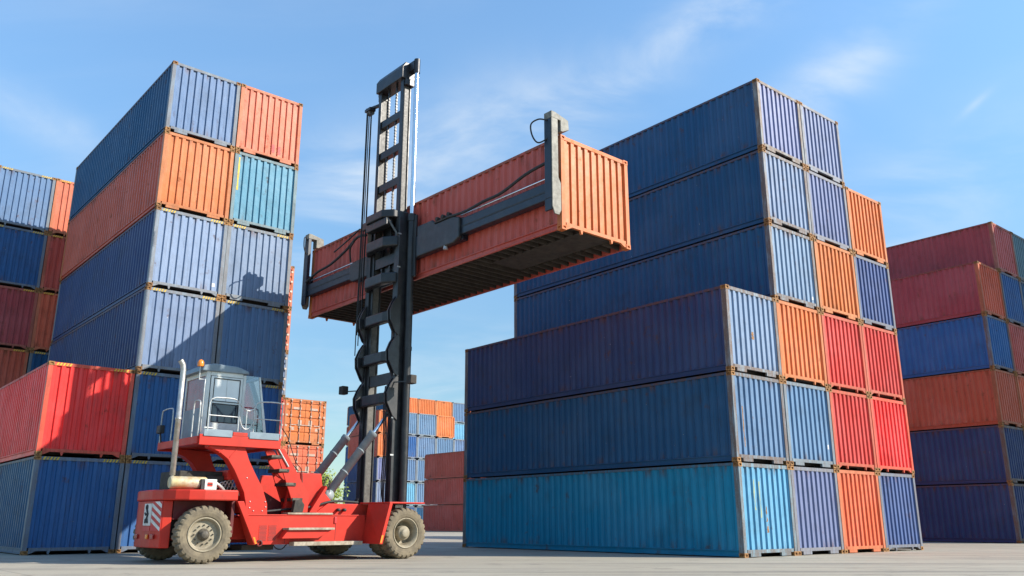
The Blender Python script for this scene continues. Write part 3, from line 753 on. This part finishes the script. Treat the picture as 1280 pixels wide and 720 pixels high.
# handrails
def rail(pts, r=.017, name='handrail'):
    m = MB(); m.tube(smooth_path(pts, 5), r, 8); return part(name, m, 'galv', bevel=0)
y = -1.32
rail([(-.12,y,2.92),(-.12,y,3.55),(-.02,y,3.68),(.12,y,3.70),(.45,y,3.70),(.58,y,3.62),(.60,y,3.45),(.60,y,2.95)])
rail([(-.12,y,3.28),(.2,y,3.28),(.60,y,3.28)], .014)
rail([(.60,y,3.62),(.70,y,3.50),(.85,y,3.45),(.98,y,3.52),(1.05,y,3.66),(1.3,y,3.70),(1.62,y,3.70),(1.69,y,3.62),(1.69,y,3.4),(1.69,y,2.85)])
rail([(.98,y,3.55),(.98,y,3.2),(.98,y,2.95)]); rail([(.98,y,3.28),(1.3,y,3.28),(1.69,y,3.28)], .014)
rail([(.60,y,3.45),(.66,y,3.15),(.76,y,3.02),(.88,y,3.05),(.97,y,3.2)], .014)
rail([(.79,y,3.0),(.79,y,3.2),(.79,y,3.48)], .014)
rail([(-.29,-1.2,2.8),(-.29,-1.2,3.5),(-.29,-1.1,3.62),(-.29,-.9,3.62),(-.29,-.82,3.5),(-.29,-.82,2.8)])
rail([(-.29,.5,2.8),(-.29,.5,3.5),(-.29,.65,3.6),(-.29,1.1,3.6),(-.29,1.25,3.5),(-.29,1.25,2.8)])
rail([(-.04,-.70,2.95),(-.06,-.74,3.2),(-.06,-.74,4.0),(-.04,-.70,4.2)], .014, 'grab_handle')
lamp = MB(); lamp.box(-.06,-.13,-.10,.06,.13,.10)
o = part('rear_lamp', lamp, 'ink', bevel=.02, loc=(-.34,1.12,3.12)); lp = MB(); lp.beam((-.3,1.12,2.8),(-.34,1.12,3.05),.03,.03); part('lamp_post', lp, 'ink', bevel=0)
rail([(-.2,-1.31,2.99),(.0,-1.31,2.99)], .02, 'grab_handle')
# stairs
for yy, nm in ((-1.16,0),(-.58,1)):
    sp = MB(); sp.prism([(1.66,2.62),(1.90,2.62),(2.64,1.52),(2.62,1.12),(2.30,1.12)], 'y', yy-.02, yy+.02); part('stair_stringer', sp, 'red', bevel=.006)
for i, (x, z) in enumerate(((1.70,2.44),(1.92,2.12),(2.12,1.80),(2.32,1.44))):
    t = part('stair_tread', MB().box(x-.14,-1.205,z-.055,x+.13,-.6,z+.02), 'dark', bevel=0)
    part('tread_grip', MB().box(x-.14,-1.215,z-.03,x+.06,-1.201,z+.021), 'hub', t, 0)
part('step_box', MB().prism([(2.16,1.12),(2.42,1.12),(2.46,1.30),(2.36,1.42),(2.2,1.40)], 'y', -1.32, -1.19), 'dark', bevel=.01)
sr = MB(); sr.tube([(1.72,-1.2,2.62),(2.02,-1.2,2.2)], .02, 8); part('stair_rail', sr, 'galv', bevel=0)
# tilt cylinder pedestal
for s in (-1, 1):
    pd = MB(); pd.prism([(2.25,1.05),(2.28,2.07),(3.06,2.07),(3.12,1.80),(2.92,1.30),(3.05,1.05)] if False else [(2.1,1.05),(2.30,2.08),(3.08,2.08),(3.13,1.80),(3.20,1.62),(3.42,1.40),(3.6,1.345),(3.6,1.05)], 'y', s*.92, s*.80)
    part('cylinder_pedestal', pd, 'red', bevel=.012)
pg = MB(); pg.prism([(2.7,1.12),(3.13,1.78),(3.16,1.72),(2.9,1.12)], 'y', -1.12, -.925); part('pedestal_gusset', pg, 'red')
for s in (-1, 1):
    yy = s*.70
    cy = MB(); a, b = Vector((3.40,yy,1.56)), Vector((4.70,yy,3.22)); dd = (b-a).normalized()
    cy.tube([a-dd*.05, a+dd*.10, a+dd*.101, b-dd*.10, b-dd*.099, b], [.07,.07,.112,.112,.125,.125], 20)
    cy.lathe_y([(-.14,.0),(-.14,.13),(.14,.13),(.14,0)], 20, (3.40,yy,1.56))
    for t in (.35,.7): 
        c = a+(b-a)*t; cy.tube([c, c+dd*.03], .122, 18)
    k = part('tilt_cylinder', cy, 'cyl', bevel=0)
    rd = MB(); e = Vector((5.22,yy,3.89)); rd.tube([b, e-dd*.08], .048, 14); part('piston_rod', rd, 'chrome', k, 0)
    ey = MB(); ey.tube([e-dd*.14, e-dd*.05], .085, 12); ey.lathe_y([(-.08,0),(-.08,.10),(.08,.10),(.08,0)], 18, tuple(e)); part('rod_eye', ey, 'cyl', k, 0)
    ho = MB(); ho.tube(smooth_path([(3.1,yy-.15,1.36),(3.16,yy-.17,1.7),(3.26,yy-.18,2.0),(3.35,yy-.16,1.92),(3.38,yy-.13,1.6)]), .014, 8)
    ho.tube(smooth_path([(3.22,yy-.15,1.36),(3.27,yy-.19,1.75),(3.42,yy-.16,1.95)]), .014, 8); part('cylinder_hose', ho, 'rubber', k, 0)
pv = MB()
for x in (3.55,3.72): pv.lathe_y([(-.05,0),(-.05,.04),(.05,.04),(.05,0)], 12, (x,-1.05,1.19))
part('valve_knobs', pv, 'ink', bevel=0)
hz = MB(); hz.tube(smooth_path([(1.74,-1.2,3.15),(2.0,-1.1,2.9),(2.3,-1.0,2.35),(2.5,-.95,2.15),(2.55,-.95,1.75)]), .012, 6); hz.tube(smooth_path([(1.72,-.9,2.75),(2.1,-.9,2.45),(2.45,-.9,2.12)]), .012, 6); part('control_cable', hz, 'rubber', bevel=0)

# ------------------------------------------------------------------ mast
mast = bpy.data.objects.new('mast', None); COL.objects.link(mast); mast.parent = T; mast.location = (-.30,-.25,-.38)
for s in (-1, 1):
    up = MB(); y = s*.82
    ya, yb = y-.045, y+.045
    up.box(5.34,ya,.72,5.72,yb,9.85)                        # web
    for x0, x1 in ((5.34,5.40),(5.66,5.72)):
        a, b = sorted((y, y-s*.15)); up.box(x0-.002,a,.72,x1+.002,b,9.85)
    for z in (4.57,5.74,6.89):                              # scalloped stiffeners at the cross bars
        a, b = sorted((y+s*.046, y+s*.085))
        up.prism([(5.45,z-.62),(5.30,z-.5),(5.12,z-.16),(5.10,z+.12),(5.20,z+.36),(5.33,z+.56),(5.45,z+.62)], 'y', a, b)
        a, b = sorted((y-s*.04, y-s*.10))
        up.prism([(5.343,z-.62),(5.30,z-.5),(5.12,z-.16),(5.10,z+.12),(5.20,z+.36),(5.33,z+.56),(5.343,z+.62)], 'y', a, b)
    part('outer_upright', up, 'black', mast, .006)
    rl = MB(); y = s*.615
    rl.box(5.42,y-.04,1.2,5.64,y+.04,14.55)
    part('inner_rail', rl, 'rail', mast, .006)
    fl = MB()
    for x0, x1 in ((5.39,5.42),(5.64,5.68)): fl.box(x0,y-.075,1.2,x1,y+.075,14.55)
    part('inner_flange', fl, 'black', mast, .004)
def bar(z, h, d, depth=.22, name='cross_bar', y1=.80, x=5.30):
    m = MB(); pl_ = [(x+.06,-y1),(x-.02,-y1),(x-depth,-y1*.55),(x-depth,y1*.55),(x-.02,y1),(x+.06,y1),(x+d-depth,y1*.5),(x+d-depth,-y1*.5)]
    m.prism(pl_, 'z', z-h/2, z+h/2); return part(name, m, 'black', mast, .10)
for z in (4.57,5.74,6.89): bar(z, .31, .24, .16)
for z in (8.02,9.12): bar(z, .31, .24, .26)
for z in (5.16,8.69): part('cross_plate', MB().box(5.42,-.58,z-.16,5.50,.58,z+.16), 'black', mast, .01)
part('cross_plate', MB().box(5.36,-.775,1.15,5.46,.775,1.75), 'black', mast, .01)
for z in (11.12,12.22,13.30): part('rung', MB().box(5.43,-.575,z-.13,5.62,.575,z+.13), 'black', mast, .02)
tp = MB(); tp.prism([(5.30,14.42),(5.30,14.78),(5.42,14.98),(5.78,14.98),(5.78,14.42)], 'y', -.74, .74); tp.box(5.42,-.78,14.2,5.74,-.56,14.42); tp.box(5.42,.56,14.2,5.74,.78,14.42)
part('top_beam', tp, 'black', mast, .02)
hd = MB(); hd.prism([(5.72,-.74),(5.22,-.70),(4.98,-.42),(4.98,.42),(5.22,.74),(5.22,1.05),(5.45,1.05),(5.72,.80)], 'z', 9.86, 10.10)
hd.box(5.05,-.55,9.62,5.30,.55,9.86)
part('mast_head', hd, 'black', mast, .03)
hs = MB(); hs.beam((5.15,-.5,9.85),(5.34,-.78,9.3),.10,.05); hs.beam((5.15,.5,9.85),(5.34,.78,9.3),.10,.05); part('head_brace', hs, 'rail', mast, .004)
# lift cylinders beside the uprights
for s in (-1, 1):
    y = s*1.0; x = 5.66
    lc = MB(); lc.tube([(x,y,.85),(x,y,9.78)], .105, 20); lc.tube([(x,y,9.72),(x,y,9.94)], .13, 20); lc.tube([(x,y,5.9),(x,y,6.0)], .118, 20)
    for z in (1.9,3.2,7.4): lc.box(x-.04,min(y-s*.16,y-s*.08),z,x+.04,max(y-s*.16,y-s*.08),z+.06)
    k = part('lift_cylinder', lc, 'black', mast, 0)
    rd = MB(); rd.tube([(x,y,9.9),(x,y,14.6)], .07, 18); part('piston_rod', rd, 'chrome', k, 0)
    rc = MB(); rc.tube([(x,y,14.55),(x,y,15.02)], .095, 18); rc.box(x-.12,min(y,y-s*.30),14.66,x+.08,max(y,y-s*.30),14.96); part('rod_cap', rc, 'black', k, .008)
# chains and hoses
for y in (-.2,.22):
    c = MB(); c.box(5.46,y-.02,8.0,5.50,y+.02,14.45)
    for i in range(64): c.box(5.452,y-.032,8.05+i*.10,5.508,y+.032,8.10+i*.10)
    part('lift_chain', c, 'black', mast, 0)
for i, (dx, dy) in enumerate(((0,0),(.05,.05),(-.06,.09),(.02,.14),(-.04,.18))):
    h_ = MB(); x, y = 5.30+dx, .98+dy
    h_.tube([(x,y,14.02),(x,y,10.2),(x-.02,y-.03,8.9),(x-.02,y-.03,7.2-.3*i)], .017, 6); part('mast_hose', h_, 'rubber', mast, 0)
pb = MB(); pb.beam((5.45,.62,14.05),(5.30,1.25,14.05),.10,.08); pb.box(5.2,.90,13.92,5.42,1.22,14.02); part('hose_bracket', pb, 'black', mast, .01)
pu = MB(); pu.tube([(5.33,.98,13.9),(5.33,1.14,13.9)], .10, 14); part('hose_pulley', pu, 'rail', mast, 0)
for i in range(5):
    h_ = MB(); y = -.70+.035*i; x = 5.26-.02*(i % 2)
    h_.tube(smooth_path([(x,y,4.9),(x-.02,y+.02,4.2),(x+.02,y-.01,3.2),(x,y+.02,2.2),(x-.05+.03*i,y-.05,1.55),(x-.25,y-.1,1.40)]), .018, 6); part('mast_hose', h_, 'rubber', mast, 0)
for i in range(4):
    h_ = MB(); y = .62+.04*i; h_.tube(smooth_path([(5.28,y,1.9),(5.15,y,1.62),(4.9+.08*i,y-.1,1.55),(4.7,y-.2,1.40)]), .018, 6); part('mast_hose', h_, 'rubber', mast, 0)
part('mast_foot_box', MB().box(5.30,-1.20,1.42,5.55,-1.0,1.72), 'galv', mast, .01)
part('foot_label', MB().box(5.34,-1.206,1.52,5.50,-1.201,1.62), 'amber', mast, 0)
cl = MB()
for z in (3.0,4.0,5.2,6.2,7.2,8.3,9.3): cl.box(5.30,-.872,z,5.40,-.866,z+.04)
part('hose_clamp', cl, 'galv', mast, 0)
# work lights on arms
for x, y, z, ya in ((5.05,1.35,4.98,.85),(5.55,-1.40,5.02,-.88)):
    a = MB(); a.beam((5.3,ya,z-.04),(x,y,z-.04),.03,.03); wl = part('light_arm', a, 'black', mast, 0)
    part('work_light', MB().box(x-.10,y-.11,z-.12,x+.10,y+.11,z+.12), 'dark', wl, .02)
    part('lens', MB().box(x+.101,y-.09,z-.10,x+.106,y+.09,z+.10), 'galv', wl, 0)

# ------------------------------------------------------------------ spreader
spn = bpy.data.objects.new('spreader', None); COL.objects.link(spn); spn.parent = T; spn.location = (-.38,-.5,-.25)
cg = MB(); cg.box(5.73,-.98,7.9,5.80,-.70,9.75); cg.box(5.73,.70,7.9,5.80,.98,9.75); cg.box(5.735,-.7,9.45,5.80,.7,9.75); cg.box(5.735,-.7,7.9,5.80,.7,8.2); cg.box(5.60,-.50,8.2,5.735,.50,9.3)
part('carriage', cg, 'black', spn, .012)
mb_ = MB(); mb_.box(5.75,-3.15,8.44,5.955,2.45,9.08); part('main_beam', mb_, 'beam', spn, .03)
mb2 = MB(); mb2.prism([(-1.2,8.38),(-2.9,8.38),(-3.15,8.48),(-3.15,9.05),(-2.9,9.14),(-2.1,9.14),(-1.9,9.3),(-1.2,9.3)], 'x', 5.62, 5.745); part('beam_cover', mb2, 'black', spn, .03); mb2 = MB()
mb2.prism([(1.1,8.40),(2.3,8.40),(2.5,8.5),(2.5,8.98),(2.2,9.05),(1.1,9.05)], 'x', 5.62, 5.745); part('beam_cover', mb2, 'black', spn, .03)
for y0, y1, z0, z1, s in ((-6.45,-3.12,8.57,9.02,-1),(2.45,5.36,8.55,8.97,1)):
    part('telescopic_arm', MB().box(5.70,y0,z0,5.93,y1,z1), 'beam', spn, .02)
    gr2 = MB(); gr2.box(5.695,y0,z0+.19,5.699,y1,z0+.23); part('arm_groove', gr2, 'ink', spn, 0)
    rd = MB(); rd.tube([(5.72,y0 if s < 0 else y0,z1+.10),(5.72,y1,z1+.10)], .022, 8); part('extension_rod', rd, 'chrome', spn, 0)
def end_post(y0, y1, face, out):
    p = MB(); p.box(5.62,y0,8.55,5.74,y1,10.62); p.box(5.62,y0,8.25,5.68,y1,8.55)
    p.box(5.722,y0+.06,8.75,5.93,y1-.06,9.3)
    k = part('end_post', p, 'beam', spn, .012)
    fp = MB(); ya, yb = sorted((face, face+out*.03))
    fp.prism([(5.625,10.62),(5.83,10.62),(5.83,9.1),(5.91,8.95),(5.91,8.28),(5.84,8.15),(5.70,8.15),(5.625,8.32)], 'y', ya, yb); part('wear_plate', fp, 'worn', k, .004)
    cp = MB(); cp.prism([(5.62,10.62),(5.62,10.80),(5.74,10.80),(6.20,10.70),(6.22,10.45),(6.00,10.34),(5.93,10.34),(5.93,10.62)], 'y', min(y0,ya), max(y1,yb)); part('grip_head', cp, 'worn', k, .012)
    tw = MB(); yc = (y0+y1)/2
    tw.tube([(6.07,yc-out*.02,10.25),(6.07,yc-out*.02,10.45)], .04, 10); part('twist_lock', tw, 'cast', k, 0)
    hh = MB(); hh.tube(smooth_path([(5.62,yc,10.58),(5.48,yc+.15*-out,10.62),(5.36,yc+.3*-out,10.5),(5.38,yc+.28*-out,10.2),(5.5,yc+.2*-out,10.02),(5.63,yc,10.1)]), .02, 8); part('grip_hose', hh, 'rubber', k, 0)
end_post(-6.73,-6.50,-6.735,-1)
end_post(5.37,5.59,5.605,1)
hh = MB(); hh.tube(smooth_path([(5.66,-6.5,9.5),(5.64,-5.8,9.42),(5.62,-4.9,9.2),(5.62,-4.2,9.18),(5.62,-3.4,9.12),(5.62,-2.6,9.18)]), .04, 8)
part('spreader_hose', hh, 'rubber', spn, 0)
hh = MB(); hh.tube(smooth_path([(5.66,5.5,9.02),(5.6,4.6,9.2),(5.55,3.6,9.25),(5.5,2.6,9.45),(5.45,1.8,9.7),(5.4,1.2,9.6)]), .04, 8)
hh.tube(smooth_path([(5.66,3.6,9.7),(5.5,2.6,9.75),(5.4,1.6,9.9)]), .025, 8); hh.tube(smooth_path([(5.6,2.4,9.05),(5.5,2.3,9.45),(5.45,2.0,9.6)]), .03, 8)
part('spreader_hose', hh, 'rubber', spn, 0)
lb = MB(); lb.box(5.60,-2.75,9.145,5.74,-2.05,9.19)
for i in range(3): lb.tube([(5.59,-2.68+.26*i,9.25),(5.70,-2.68+.26*i,9.25)], .06, 12)
part('signal_lights', lb, 'dark', spn, 0)
part('spreader_lamp', MB().tube([(5.68,-2.5,8.30),(5.68,-2.5,8.43)], [.07,.05], 12), 'galv', spn, 0)

# ------------------------------------------------------------------ tree beyond the stacks
def tree(x, y, h, label, seed):
    r = random.Random(seed); t = thing('tree', label, 'tree', (x, y, 0))
    tk = MB(); tk.tube([(0,0,0),(.05,0,h*.3),(0,.1,h*.6),(.05,.1,h*.85)], [.16,.13,.09,.03], 10)
    tips = []
    for i in range(14):
        a = r.uniform(0,2*pi); z0 = h*r.uniform(.25,.7); L_ = h*r.uniform(.18,.36)
        e = (cos(a)*L_, sin(a)*L_, z0+L_*r.uniform(.5,1.0)); tk.tube([(0,0,z0),(e[0]*.5,e[1]*.5,z0+(e[2]-z0)*.6),e],[.05,.035,.012],6); tips.append(Vector(e))
    tips.append(Vector((0,0,h*.9)))
    tk.build('trunk', M['bark'], t)
    cr = MB()
    for tip in tips:
        for _ in range(520):
            c = tip + Vector((r.gauss(0,.42),r.gauss(0,.42),r.gauss(0,.36)))
            s = r.uniform(.07,.15); u = Vector((r.uniform(-1,1),r.uniform(-1,1),r.uniform(-1,1))).normalized(); v = u.orthogonal().normalized()
            cr.add([c-u*s, c+v*s*.5, c+u*s, c-v*s*.5], [(0,1,2,3)])
    cr.build('crown', M['leaf'], t)
tree(-15.0, 66.0, 4.4, 'yellow green tree in the gap behind the truck beside the door-end stack', 3)

# ------------------------------------------------------------------ light, sky, camera
SUN_AZ, SUN_EL = -10.0, 31.3          # degrees from +X towards +Y; elevation
d = Vector((cos(radians(SUN_AZ))*cos(radians(SUN_EL)), sin(radians(SUN_AZ))*cos(radians(SUN_EL)), sin(radians(SUN_EL))))
sl = bpy.data.lights.new('sun', 'SUN'); sl.energy = 4.4; sl.angle = radians(.5); sl.color = (1,.93,.82)
so = bpy.data.objects.new('sun', sl); COL.objects.link(so); so.rotation_euler = d.to_track_quat('Z', 'Y').to_euler(); so.location = (60,0,60)
w = bpy.data.worlds.new('World'); sc.world = w; w.use_nodes = True; nt = w.node_tree
bg = nt.nodes['Background']; sky = nt.nodes.new('ShaderNodeTexSky'); sky.sky_type = 'NISHITA'; sky.sun_disc = False
sky.sun_elevation = radians(SUN_EL); sky.sun_rotation = radians(90-SUN_AZ); sky.air_density = 1.0; sky.dust_density = .2; sky.ozone_density = 1.6
def N(kind, **kw):
    n = nt.nodes.new(kind)
    for k, v in kw.items(): setattr(n, k, v)
    return n
tc = N('ShaderNodeTexCoord'); sx = N('ShaderNodeSeparateXYZ'); nt.links.new(tc.outputs['Generated'], sx.inputs[0])
def mth(op, a, b=0.):
    n = N('ShaderNodeMath', operation=op)
    for s, v in zip(n.inputs, (a, b)):
        if hasattr(v, 'links'): nt.links.new(v, s)
        else: s.default_value = v
    return n.outputs[0]
zz = mth('ADD', mth('MAXIMUM', sx.outputs[2], 0.), .18)
cx = N('ShaderNodeCombineXYZ'); nt.links.new(mth('DIVIDE', sx.outputs[0], zz), cx.inputs[0]); nt.links.new(mth('DIVIDE', sx.outputs[1], zz), cx.inputs[1])
def cloud(scale, rot, loc, sz, lo, hi, det=7):
    mp = N('ShaderNodeMapping'); mp.inputs['Rotation'].default_value = (0,0,radians(rot)); mp.inputs['Scale'].default_value = sz; mp.inputs['Location'].default_value = loc
    nt.links.new(cx.outputs[0], mp.inputs[0])
    n = N('ShaderNodeTexNoise'); n.inputs['Scale'].default_value = scale; n.inputs['Detail'].default_value = det; n.inputs['Roughness'].default_value = .55; n.inputs['Distortion'].default_value = .6
    nt.links.new(mp.outputs[0], n.inputs['Vector'])
    r = N('ShaderNodeMapRange', interpolation_type='SMOOTHSTEP'); nt.links.new(n.outputs[0], r.inputs[0]); r.inputs[1].default_value = lo; r.inputs[2].default_value = hi
    return r.outputs[0]
nz = cloud(2.3, 25, (3.1,1.7,0), (.85,1.25,1), .36, .74, 12)
def vdot(v):
    n = N('ShaderNodeVectorMath', operation='DOT_PRODUCT'); nt.links.new(tc.outputs['Generated'], n.inputs[0]); n.inputs[1].default_value = v; return n.outputs['Value']
# wisps of cirrus: azimuth from +Y towards +X, elevation, tilt of the streak, half length, half width (degrees), strength
mask = mth('MULTIPLY', cloud(1.0, 30, (.3,4.2,0), (.5,1.4,1), .50, .85), .22)
for az, el, tilt, ln_, wd, amp in ((14.3,31.8,26,5,1.5,.95),(8,29.6,25,4,2.0,.75),(-1.5,26.0,20,7,3.0,.75),(24,28.0,36,8,2.0,.80),(31.2,24.2,34,.9,.22,.42),(-32,23.5,-18,6,1.3,.55),(3.5,24.5,50,4,1.6,.55),(19,33,12,5,1.6,.45),
        (-12,20.5,40,6,4.0,.85),(-7,9,10,10,4,.35),(27,19,25,9,3.5,.40),(2,21,18,7,2.5,.5),(32,36,25,5,1.2,.4),(-22,33,10,10,2,.14)):
    a, e, t = radians(az), radians(el), radians(tilt)
    dv = Vector((sin(a)*cos(e), cos(a)*cos(e), sin(e))); rt_ = Vector((cos(a), -sin(a), 0)); up_ = rt_.cross(dv)
    u = (rt_*cos(t) + up_*sin(t))/sin(radians(ln_)); v = (up_*cos(t) - rt_*sin(t))/sin(radians(wd))
    p, q = vdot(u), vdot(v)
    r2 = mth('ADD', mth('MULTIPLY', p, p), mth('MULTIPLY', q, q))
    gsn = mth('POWER', 2.71828, mth('MULTIPLY', r2, -1.0))
    front = mth('GREATER_THAN', vdot(dv), 0.)
    mask = mth('ADD', mask, mth('MULTIPLY', mth('MULTIPLY', gsn, front), mth('MULTIPLY', nz, amp)))
mask = mth('MINIMUM', mask, .85)
gz = N('ShaderNodeMapRange', interpolation_type='SMOOTHSTEP'); nt.links.new(sx.outputs[2], gz.inputs[0]); gz.inputs[1].default_value = 0; gz.inputs[2].default_value = .62; gz.inputs[3].default_value = .50; gz.inputs[4].default_value = 1.16
tint = N('ShaderNodeMix', data_type='RGBA', blend_type='MULTIPLY'); tint.inputs[0].default_value = 1; nt.links.new(sky.outputs[0], tint.inputs[6]); tint.inputs[7].default_value = (.90,1.09,1.13,1)
grad = N('ShaderNodeVectorMath', operation='SCALE'); nt.links.new(tint.outputs[2], grad.inputs[0]); nt.links.new(gz.outputs[0], grad.inputs['Scale'])
mx = N('ShaderNodeMix', data_type='RGBA'); nt.links.new(mask, mx.inputs[0]); nt.links.new(grad.outputs[0], mx.inputs[6]); mx.inputs[7].default_value = (3.9,4.2,4.4,1)
nt.links.new(mx.outputs[2], bg.inputs[0]); bg.inputs[1].default_value = .135

cam = bpy.data.cameras.new('camera'); co = bpy.data.objects.new('camera', cam); COL.objects.link(co)
co.location = (0,0,.914); co.rotation_euler = (pi/2+.27, 0, 0); cam.sensor_width = 36; cam.sensor_fit = 'HORIZONTAL'; cam.lens = 1053.46/1280*36
cam.clip_start = .05; cam.clip_end = 3000; sc.camera = co
vs = sc.view_settings; vs.view_transform = 'Standard'; vs.look = 'None'; vs.exposure = .8; vs.gamma = 1; vs.use_curve_mapping = False
sc.render.resolution_x = 1024; sc.render.resolution_y = 576
